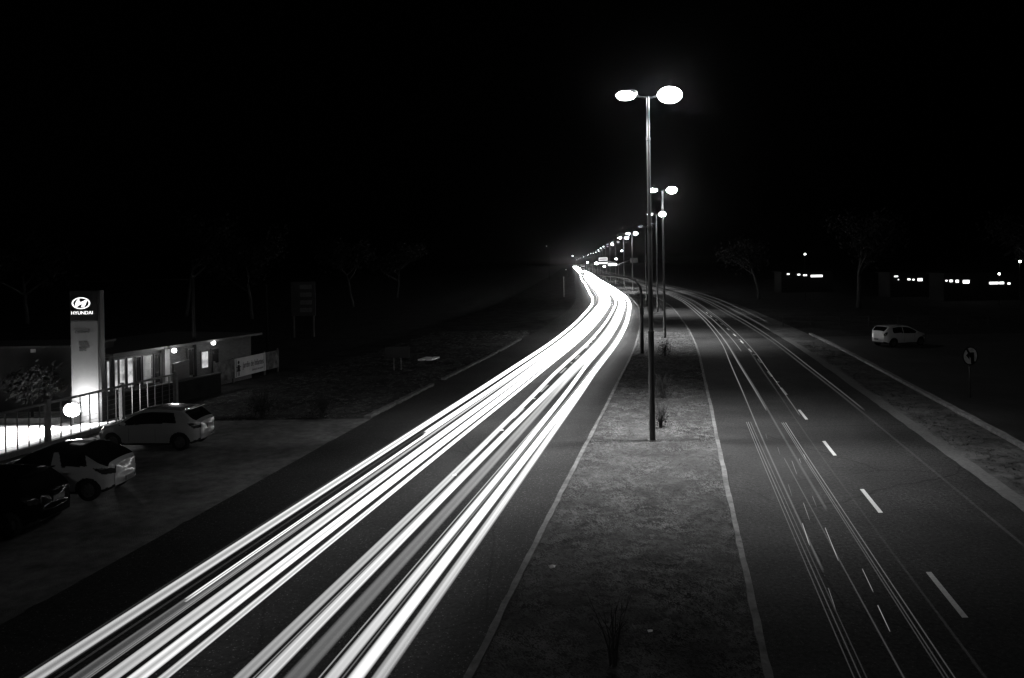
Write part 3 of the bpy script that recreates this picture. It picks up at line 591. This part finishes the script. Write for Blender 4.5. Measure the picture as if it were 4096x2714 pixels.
# white hall behind the paving
o = empty('plain_hall', (-26.5, 37.5, 0), -0.02)
MB().box((0, 0, 1.5), (12.5, 3, 3.0)).build('wall', M['hall_wall'], o)
MB().box((0, -0.05, 3.03), (12.7, 3.2, 0.1)).build('roof', M['roof'], o)
MB().box((4.1, -1.53, 2.85), (0.2, 0.1, 0.16)).build('wall_light', M['white'], o)
tag(o, 'plain pale-walled hall at the left edge behind the dark bush', 'building')
# brick school
bA = Vector((-18.95, 35.95, 0)); bd = math.atan2(45.6 - 34.8, -15.65 + 19.35)
o = empty('brick_school', bA, bd); LB = 10.3
MB().box((LB / 2, 3.0, 1.28), (LB, 6.0, 2.56)).build('wall', M['brick'], o)
MB().box((LB / 2, 2.8, 2.62), (LB + 0.6, 6.8, 0.12)).build('roof', M['roof'], o)
def on_face(x, off=0.0):            # distance along the facade of the sight line at that bearing
    a = (x - 2048) / FPX; t = (bA.x + off * math.sin(bd) - a * (bA.y - off * math.cos(bd))) / (a * math.sin(bd) - math.cos(bd)); return t
def win(x0, x1, z0, z1, m, name='window', frame=True):
    a, b = on_face(x0), on_face(x1); w = MB().box(((a + b) / 2, -0.02, (z0 + z1) / 2), (b - a, 0.05, z1 - z0)).build(name, m, o)
    if frame:
        f = MB()
        for u in (a, b): f.box((u, -0.05, (z0 + z1) / 2), (0.06, 0.06, z1 - z0 + 0.06))
        f.box(((a + b) / 2, -0.052, z1), (b - a, 0.06, 0.06)); f.build('frame', M['dark_metal'], w)
    return w
for x0, x1 in ((414, 428), (445, 461), (465, 490), (497, 523)): win(x0, x1, 0.9, 2.32, M['lit1'])
w = win(560, 596, 0.9, 2.3, M['lit2'])
a, b = on_face(560), on_face(596); g = MB()
for k in range(8): g.box((a + (b - a) * k / 7, -0.1, 1.6), (0.02, 0.02, 1.4))
for k in range(5): g.box(((a + b) / 2, -0.1, 0.95 + 0.33 * k), (b - a, 0.02, 0.025))
g.build('grille', M['alu'], w)
for x0, x1 in ((532, 553), (605, 630), (742, 765)): win(x0, x1, 0.9, 2.3, M['pane'])
win(634, 644, 0.4, 2.4, M['pane'], 'door')
win(795, 824, 1.15, 2.05, M['lit3'], 'poster')
win(836, 866, 0.75, 2.1, M['pane'])
MB().box((on_face(650), -0.11, 1.25), (0.34, 0.2, 2.48)).build('pilaster', M['plaster'], o)
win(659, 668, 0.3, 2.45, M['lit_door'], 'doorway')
tag(o, 'low brick school with a row of lit windows behind the fence', 'building')
for x, lb, en in ((690, 'bare bulb lamp over the bright brick doorway of the school', 220), (848, 'bare bulb lamp at the far corner of the school beside the poster', 160)):
    of = 0.95 if x < 700 else 0.55; t = on_face(x, of); p = bA + Vector((math.cos(bd), math.sin(bd), 0)) * t + Vector((math.sin(bd), -math.cos(bd), 0)) * of
    q = empty('wall_lamp', (p.x, p.y, 2.46 if x < 700 else 2.5), bd)
    MB().tube([(0, of, 0.05), (0, 0, 0.14)], 0.02, 6).build('bracket', M['dark_metal'], q)
    MB().ell((0, 0, 0), (0.125, 0.125, 0.125), 14, 10).build('bulb', M['bulb'], q, True)
    l = bpy.data.lights.new('bulb_light', 'POINT'); l.energy = en * (0.4 if x < 700 else 0.08); l.shadow_soft_size = 0.15; lo = bpy.data.objects.new('bulb_light', l); C.objects.link(lo); lo.parent = q; lo.location = (0, -0.2, -0.02)
    tag(q, lb, 'lamp')
o = empty('garden_wall', (-17.6, 34.6, 0), bd); MB().box((2.6, 0.0, 0.5), (7.4, 0.2, 1.0)).build('wall', M['dark_wall'], o); MB().box((2.6, 0, 1.03), (7.5, 0.28, 0.06)).build('coping', M['lot'], o)
tag(o, 'low dark garden wall below the lit school windows', 'wall')
o = empty('notice_board', (-16.6, 38.2, 0), bd + 0.3)
for s in (-0.7, 0.7): MB().box((s, 0, 0.6), (0.08, 0.08, 1.2)).build('post', M['dark_metal'], o)
MB().box((0, -0.05, 1.35), (1.7, 0.06, 1.2)).build('panel', M['black'], o)
for k in range(3):
    for u in (-0.4, 0.4): MB().box((u, -0.09, 1.7 - 0.36 * k), (0.5, 0.01, 0.1)).build('text_line', M['roof'], o)
tag(o, 'dark notice board with faint lines of text before the brick wall', 'notice board')
# banner fence
o = empty('banner_fence', (-17.0, 39.6, 0), math.atan2(48.2 - 39.6, -14.85 + 17.0)); LL = 8.9
def bp_(x):
    a = (x - 2048) / FPX; A = o.location; r = o.rotation_euler.z; return (A.x - a * A.y) / (a * math.sin(r) - math.cos(r))
for x0, x1, m, nm in ((855, 930, M['mural'], 'mural_board'), (931, 1055, M['banner'], 'banner'), (1056, 1108, M['mural'], 'mural_board')):
    a, b = bp_(x0), bp_(x1); bn = MB().box(((a + b) / 2, 0, 0.82), (b - a - 0.03, 0.05, 1.08)).build(nm, m, o)
    if nm == 'banner':
        text('Jardín de Infantes', 'banner_lettering', 0.5, M['ink'], bn, (a + (b - a) * 0.58, -0.032, 0.9), 0, sx=0.62, ext=0.003)
        text('abierta la inscripción', 'banner_lettering', 0.2, M['roof'], bn, (a + (b - a) * 0.72, -0.032, 0.52), 0, sx=0.7, ext=0.003)
        fg = MB()
        for u in (a + 0.35,):
            fg.ell((u, -0.035, 1.12), (0.09, 0.004, 0.1), 12, 6).prism([(u - 0.1, 0.98), (u + 0.1, 0.98), (u + 0.17, 0.6), (u - 0.17, 0.6)], -0.036, -0.03).box((u - 0.06, -0.033, 0.48), (0.05, 0.006, 0.26)).box((u + 0.06, -0.033, 0.48), (0.05, 0.006, 0.26)).box((u, -0.033, 0.86), (0.46, 0.006, 0.05))
        fg.build('figure_motif', M['ink'], bn)
        for u in (a + 0.12, b - 0.2): MB().box((u, -0.033, 0.82), (0.04, 0.008, 1.0)).build('border_line', M['roof'], bn)
for x in (855, 930, 1055, 1108): MB().box((bp_(x), 0.08, 0.7), (0.08, 0.08, 1.5)).build('post', M['dark_metal'], o)
tag(o, 'board fence with a pale kindergarten banner between dark painted boards', 'fence')
def util_pole(x, y, h, r, label):
    q = empty('utility_pole', (x, y, 0)); MB().tube([(0, 0, -0.1), (0.0, 0, h * .5), (-0.02, 0, h)], [r, r * .85, r * .65], 12).build('pole', M['dark_wall'], q, True)
    MB().lathe([(0, 0), (.1, 0), (.08, .1), (0, .12)], (-0.02, 0, h), 8).build('cap', M['bark'], q)
    tag(q, label, 'utility pole')
util_pole(-17.12, 41.2, 6.1, 0.12, 'thick concrete utility pole before the brick school corner')
util_pole(-19.3, 60.3, 5.1, 0.12, 'thin pole rising behind the banner fence')
MB().tube([(-33, 44.5, 6.1), (-30, 44, 5.95), (-25.0, 43, 5.95), (-17.1, 41.2, 6.0)], 0.007, 5).build('overhead_wire', M['dark_metal']); tag(bpy.data.objects['overhead_wire'], 'thin overhead cable running to the concrete utility pole', 'cable')
o = empty('price_sign', (-19.6, 72, 0), 0.1)
for s in (-0.9, 0.9): MB().box((s, 0, 2.5), (0.14, 0.14, 5)).build('post', M['dark_metal'], o)
b = MB().box((0, -0.05, 3.6), (2.2, 0.2, 3.2)).build('panel', M['lot'], o)
for k in range(4): MB().box((0.25, -0.17, 4.7 - 0.72 * k), (1.1, 0.02, 0.4)).build('text_line', M['gutter'], b)
tag(o, 'dim price board on two posts in the dark behind the grass', 'sign')
o = empty('verge_sign', (-7.28, 48.1, 0), 0.1)
for s in (-0.22, 0.22): MB().box((s, 0, 0.42), (0.06, 0.06, 0.86)).build('post', M['concrete'], o)
MB().box((0, 0, 1.1), (1.5, 0.08, 0.7)).build('panel', M['black'], o, bevel=0.01)
tag(o, 'small dark sign board on two pale legs standing on the left grass', 'sign')
for k, lb in enumerate(('left one of two pale slabs lying side by side on the dark grass', 'right one of two pale slabs lying side by side on the dark grass')):
    MBs = MB().box((-6.15 + 0.56 * k, 53.2, 0.05), (0.43, 1.5, 0.1), -0.28).build('pale_slab', M['litter'], bevel=0.01); tag(MBs, lb, 'slab')  # flat pale boxes laid on the grass, one even tone
o = empty('marker_post', (9.85, 147.2, 0)); MB().tube([(0, 0, 0), (0, 0, 3.9)], 0.05, 8).build('post', M['plaster'], o); MB().box((0, 0, 3.7), (0.3, 0.04, 0.3)).build('plate', M['dark_metal'], o)
tag(o, 'slim pale marker post on the verge left of the bend', 'post')

# ------------------------------------------------------------------ right side: sign, rail fence, distant buildings
o = empty('no_turn_sign', (20.97, 35.3, 0), 0.25)
MB().tube([(0, 0.04, -0.05), (0, 0.04, 2.2)], 0.035, 10).build('post', M['dark_metal'], o, True)
rot = Matrix.Rotation(PI / 2, 3, 'X')
MB().lathe([(0, 0), (0.385, 0), (0.385, 0.015), (0, 0.015)], (0, 0.0, 1.9), 40, rot).build('disc', M['sign'], o)
MB().lathe([(0.375, 0.016), (0.43, 0.016), (0.43, -0.005), (0.375, -0.005), (0.375, 0.016)], (0, 0.0, 1.9), 40, rot).build('ring', M['trim'], o)
ar = [(0.02, -0.36), (0.2, -0.36), (0.2, 0.16), (-0.06, 0.16), (-0.06, 0.22), (-0.24, 0.03), (-0.06, -0.16), (-0.06, -0.02), (0.02, -0.02)]
MB().prism([(a, b + 1.9) for a, b in ar], -0.022, -0.0165).build('arrow', M['trim'], o)
MB().box((0, -0.026, 1.9), (0.1, 0.006, 0.8)).build('slash', M['trim'], o)
sl = [c for c in o.children if c.name.startswith('slash')][0]; sl.location = (0, 0, 0)
me = sl.data; rm = Matrix.Rotation(math.radians(-32), 4, 'Y')
for v in me.vertices: p = rm @ Vector((v.co.x, 0, v.co.z - 1.9)); v.co.x = p.x; v.co.z = p.z + 1.9
tag(o, 'round no-turn sign with black left arrow on a thin post', 'road sign')
o = empty('rail_fence', (26, 74, 0), -0.16)
for k in range(9): MB().box((k * 2.6, 0, 0.5), (0.1, 0.1, 1.0)).build('post', M['lot'], o)
for z in (0.45, 0.92): MB().box((10.4, -0.07, z), (20.9, 0.04, 0.09)).build('rail', M['lot'], o)
tag(o, 'faint low rail fence behind the small pale hatchback', 'fence')
def px_at(x, y, Y):
    a = (x - 2048) / FPX; b = (y - 1057) / FPX; c_, s_ = math.cos(ROLL), math.sin(ROLL); return Vector(((a * c_ - b * s_) * Y, Y, CH + (-a * s_ - b * c_) * Y))
R3 = lambda L: [(3100 + x / 2.3765, 950 + y / 2.3765, w / 2.3765, h / 2.3765) for x, y, w, h in L]
BL = [('left one of three dark low buildings far off at right, lit under its eaves', R3([(125, 350, 25, 13), (225, 355, 27, 14), (285, 361, 36, 14), (395, 368, 112, 20)]), 150, (3125, 3330)),
      ('middle one of three dark low buildings far off at right, with spaced lit openings', R3([(1150, 372, 38, 12), (1172, 403, 12, 9), (1272, 400, 28, 16), (1315, 403, 22, 14), (1377, 403, 46, 26), (1526, 407, 25, 16)]), 125, (3560, 3760)),
      ('right one of three dark low buildings far off at right, with a long lit strip', R3([(1628, 413, 20, 14), (1672, 415, 32, 22), (1730, 418, 30, 26), (1815, 423, 62, 32), (2105, 435, 140, 22), (2222, 440, 28, 18)]), 112, (3775, 4080))]
for lb, wn_, Y, (xa, xb) in BL:
    A = px_at(xa, 1100, Y); B = px_at(xb, 1100, Y); o = empty('low_building', (A.x, Y, -0.05)); wd = B.x - A.x
    MB().box((wd / 2, 2, 2.0), (wd, 4, 4.0)).build('wall', M['dark_wall'], o); MB().box((wd / 2, 1.8, 4.06), (wd + 0.8, 5, 0.12)).build('roof', M['dark_wall'], o)
    for x, y, w, h in wn_:
        p = px_at(x, y, Y); k = Y / FPX; MB().box((p.x - A.x, -0.05, p.z + 0.05), (w * k, 0.14, h * k)).build('window', M['strip'], o, bevel=h * k * 0.47)
    tag(o, lb, 'building')
for x, y, Y, lb in ((3220, 1016, 120, 'small lamp on a post above the leftmost far building'), (3997, 1095, 100, 'small lamp on a post above the rightmost far building'), (4080, 1045, 90, 'highest lamp at the right picture edge, on a tall post')):
    p = px_at(x, y, Y); o = empty('yard_lamp', (p.x, Y, -0.05)); MB().tube([(0, 0.1, 0), (0, 0.1, p.z - 0.05)], 0.05, 8).build('post', M['dark_wall'], o); MB().ell((0, 0, p.z), (0.14, 0.14, 0.13), 12, 8).build('bulb', M['spot'], o, True); tag(o, lb, 'lamp', 'yard lamps by the far buildings')

# ------------------------------------------------------------------ trees, shrubs, small things
def tree(x, y, h, cr, label, seed, leaves=2600, cat='tree', fork=True, group=None, name='broad_tree', lsz=0.28):
    r = random.Random(seed); o = empty(name, (x, y, -0.05)); t = MB(); tips = []
    def limb(p, d, ln, rad, lv):
        P = [p]; q = p.copy(); dd = d.copy()
        for k in range(5): dd = (dd + Vector((r.uniform(-.16, .16), r.uniform(-.16, .16), r.uniform(-.02, .1)))).normalized(); q = q + dd * ln / 5; P.append(q.copy())
        t.tube(P, [rad * (1 - 0.11 * k) for k in range(6)], 7 if lv < 2 else 5, lv == 0); tips.append((P[3], lv)); tips.append((q, lv))
        if lv < 3:
            for k in range(3 if lv else 4):
                a = r.uniform(0, 2 * PI); up = r.uniform(.45, .95); limb(P[r.choice((3, 4, 5))], Vector((math.cos(a), math.sin(a), up)).normalized(), ln * r.uniform(.5, .72), rad * .5, lv + 1)
    limb(Vector((0, 0, 0)), Vector((0, 0, 1)), h * 0.42, h * 0.022, 0); t.build('trunk', M['bark'], o, True)
    pts = [p for p, lv in tips if lv >= 2]; V = []; F = []
    for i in range(leaves):
        c = r.choice(pts) + Vector((r.gauss(0, cr * .13), r.gauss(0, cr * .13), r.gauss(0, cr * .11))); a = Vector((r.gauss(0, 1), r.gauss(0, 1), r.gauss(0, 1))).normalized(); b = a.orthogonal().normalized(); e = a.cross(b); s = lsz * r.uniform(.5, 1.2)
        n = len(V); V += [c - b * s, c - e * s * .45, c + b * s, c + e * s * .45]; F.append((n, n + 1, n + 2, n + 3))
    MB().add(V, F).build('crown', M['twig'] if cat == 'bush' else M['leaf'], o); return tag(o, label, cat, group)
TG_ = 'dark trees standing beyond the road'
for a in ((-62, 98, 15, 6, 'tall dark tree far behind the sign pylon', 1), (-46, 108, 16, 7, 'big dark tree behind the school roof', 2), (-34, 100, 14, 6.5, 'dark tree behind the price board', 3), (-26, 125, 13, 6, 'dark tree left of the marker post', 4), (-24, 160, 14, 6.5, 'dark tree nearest the bend on the left', 5),
          (45, 100, 16, 6, 'forked dark tree between the bend and the far buildings', 6), (41, 128, 13, 5.5, 'dark tree beside the leftmost far building', 7), (62, 92, 15, 6.5, 'dark tree in front of the rightmost far building', 8), (-21.6, 34.4, 2.9, 1.5, 'dark dense bush before the plain hall', 10)):
    tree(*a, group=TG_, name='dark_bush' if 'bush' in a[4] else 'broad_tree', cat='bush' if 'bush' in a[4] else 'tree', lsz=0.12 if 'bush' in a[4] else 0.3, leaves=3000)
def shrub(Y, d, h, n, label, seed, bushy=0.0, spread=0.5):
    r = random.Random(seed); o = empty('shrub', at(Y, d, 0.08)); t = MB()
    for k in range(n):
        a = r.uniform(0, 2 * PI); l = h * r.uniform(.55, 1.05); sp = spread * r.uniform(.2, 1); P = [Vector((0.05 * math.cos(a), 0.05 * math.sin(a), 0))]
        for j in range(1, 5): P.append(Vector((math.cos(a) * sp * (j / 4) ** 1.3 + r.gauss(0, .02), math.sin(a) * sp * (j / 4) ** 1.3 + r.gauss(0, .02), l * j / 4)))
        t.tube(P, [.014, .012, .009, .006, .003], 4, False)
        for j in (2, 3):
            a2 = a + r.uniform(-1, 1); t.tube([P[j], P[j] + Vector((math.cos(a2) * .12, math.sin(a2) * .12, .16)) * h], [.007, .003], 4, False)
    t.build('stem', M['twig'], o)
    if bushy:
        V = []; F = []
        for i in range(int(700 * bushy)):
            c = Vector((r.gauss(0, spread * .5), r.gauss(0, spread * .5), abs(r.gauss(h * .32, h * .16)))); a = Vector((r.gauss(0, 1), r.gauss(0, 1), r.gauss(0, 1))).normalized(); b = a.orthogonal().normalized(); e = a.cross(b); s = .05 * r.uniform(.6, 1.3); m = len(V); V += [c - b * s, c - e * s * .4, c + b * s, c + e * s * .4]; F.append((m, m + 1, m + 2, m + 3))
        MB().add(V, F).build('foliage', M['twig'], o)
    return tag(o, label, 'shrub', 'shrubs planted along the median' if abs(d) < 2.3 else 'dark shrubs on the left verge')
shrub(52, 0.0, 1.5, 14, 'leafy shrub with bare twigs on top, just before the second lamp', 21, .9, .5)
shrub(36, 0.15, 1.3, 40, 'wiry grassy shrub midway between the first and second lamps', 22, .5, .6)
shrub(29.6, 0.22, 1.0, 22, 'small wiry shrub at the foot of the nearest lamp', 23, .25, .4)
shrub(12.2, -0.1, 1.1, 9, 'bare thin-twigged shrub at the bottom edge of the median', 24, 0, .45)
shrub(93, -0.8, 1.6, 24, 'bushy dark shrub beside the signal mast in the distance', 25, 1.2, .7)
shrub(100, 0.7, 1.6, 24, 'bushy dark shrub right of the lamp poles in the distance', 26, 1.0, .7)
shrub(140, -0.6, 1.5, 18, 'farthest dark shrub on the median before the direction sign', 27, .8, .7)
shrub(32.8, -14.0, 1.2, 40, 'dark clump of stems on the grass behind the broken kerb', 28, 1.0, .5)
shrub(33.0, -16.6, 1.4, 40, 'dark clump of stems right of the silver hatchback', 29, 1.2, .7)
st = None
for i, (Y, d) in enumerate(((40.6, 6.02), (52.4, 5.97), (62.6, 5.97), (23.7, -5.83), (30.0, -5.83), (36.9, -5.9), (49.8, -5.9), (62.6, -5.92))):
    q = MB().box((0, 0, 0.02), (0.13, 0.1, 0.035)).build('road_stud', M['stud'], bevel=0.012) if i == 0 else st.copy()
    if i == 0: st = q
    else: C.objects.link(q)
    q.location = at(Y, d, 0.0)
    tag(q, 'small bright reflective stud set between the lane dashes', 'road stud', 'reflective studs on the lane lines')
for i, (x, y, lb) in enumerate(((0.73, 16.07, 'crumpled white paper on the median grass near the left kerb'), (2.27, 13.24, 'small white scrap on the median grass near the bottom edge'))):
    q = MB().add([(-.06, -.03, .05), (.05, -.04, .07), (.08, .03, .09), (-.02, .05, .06), (-.09, .01, .1), (.0, .0, .12)], [(0, 1, 5), (1, 2, 5), (2, 3, 5), (3, 4, 5), (4, 0, 5), (0, 3, 2, 1), (0, 4, 3)]).build('litter', M['litter']); q.location = (x, y, 0.09); q.scale = (0.9 - .3 * i,) * 3; tag(q, lb, 'litter')

# ------------------------------------------------------------------ thin night haze that glows toward the far lamps
hz = MB().box((0, 1100, 8.6), (2600, 2340, 20)).build('haze', None); hz['kind'] = 'stuff'
hm = bpy.data.materials.new('haze'); hm.use_nodes = True; n = hm.node_tree.nodes; n.remove(n['Principled BSDF'])
pv = n.new('ShaderNodeVolumePrincipled'); pv.inputs['Color'].default_value = (.9, .9, .9, 1)
pv.inputs['Density'].default_value = 0.00006; pv.inputs['Anisotropy'].default_value = 0.97
hm.node_tree.links.new(pv.outputs[0], n['Material Output'].inputs['Volume']); hz.data.materials.append(hm)
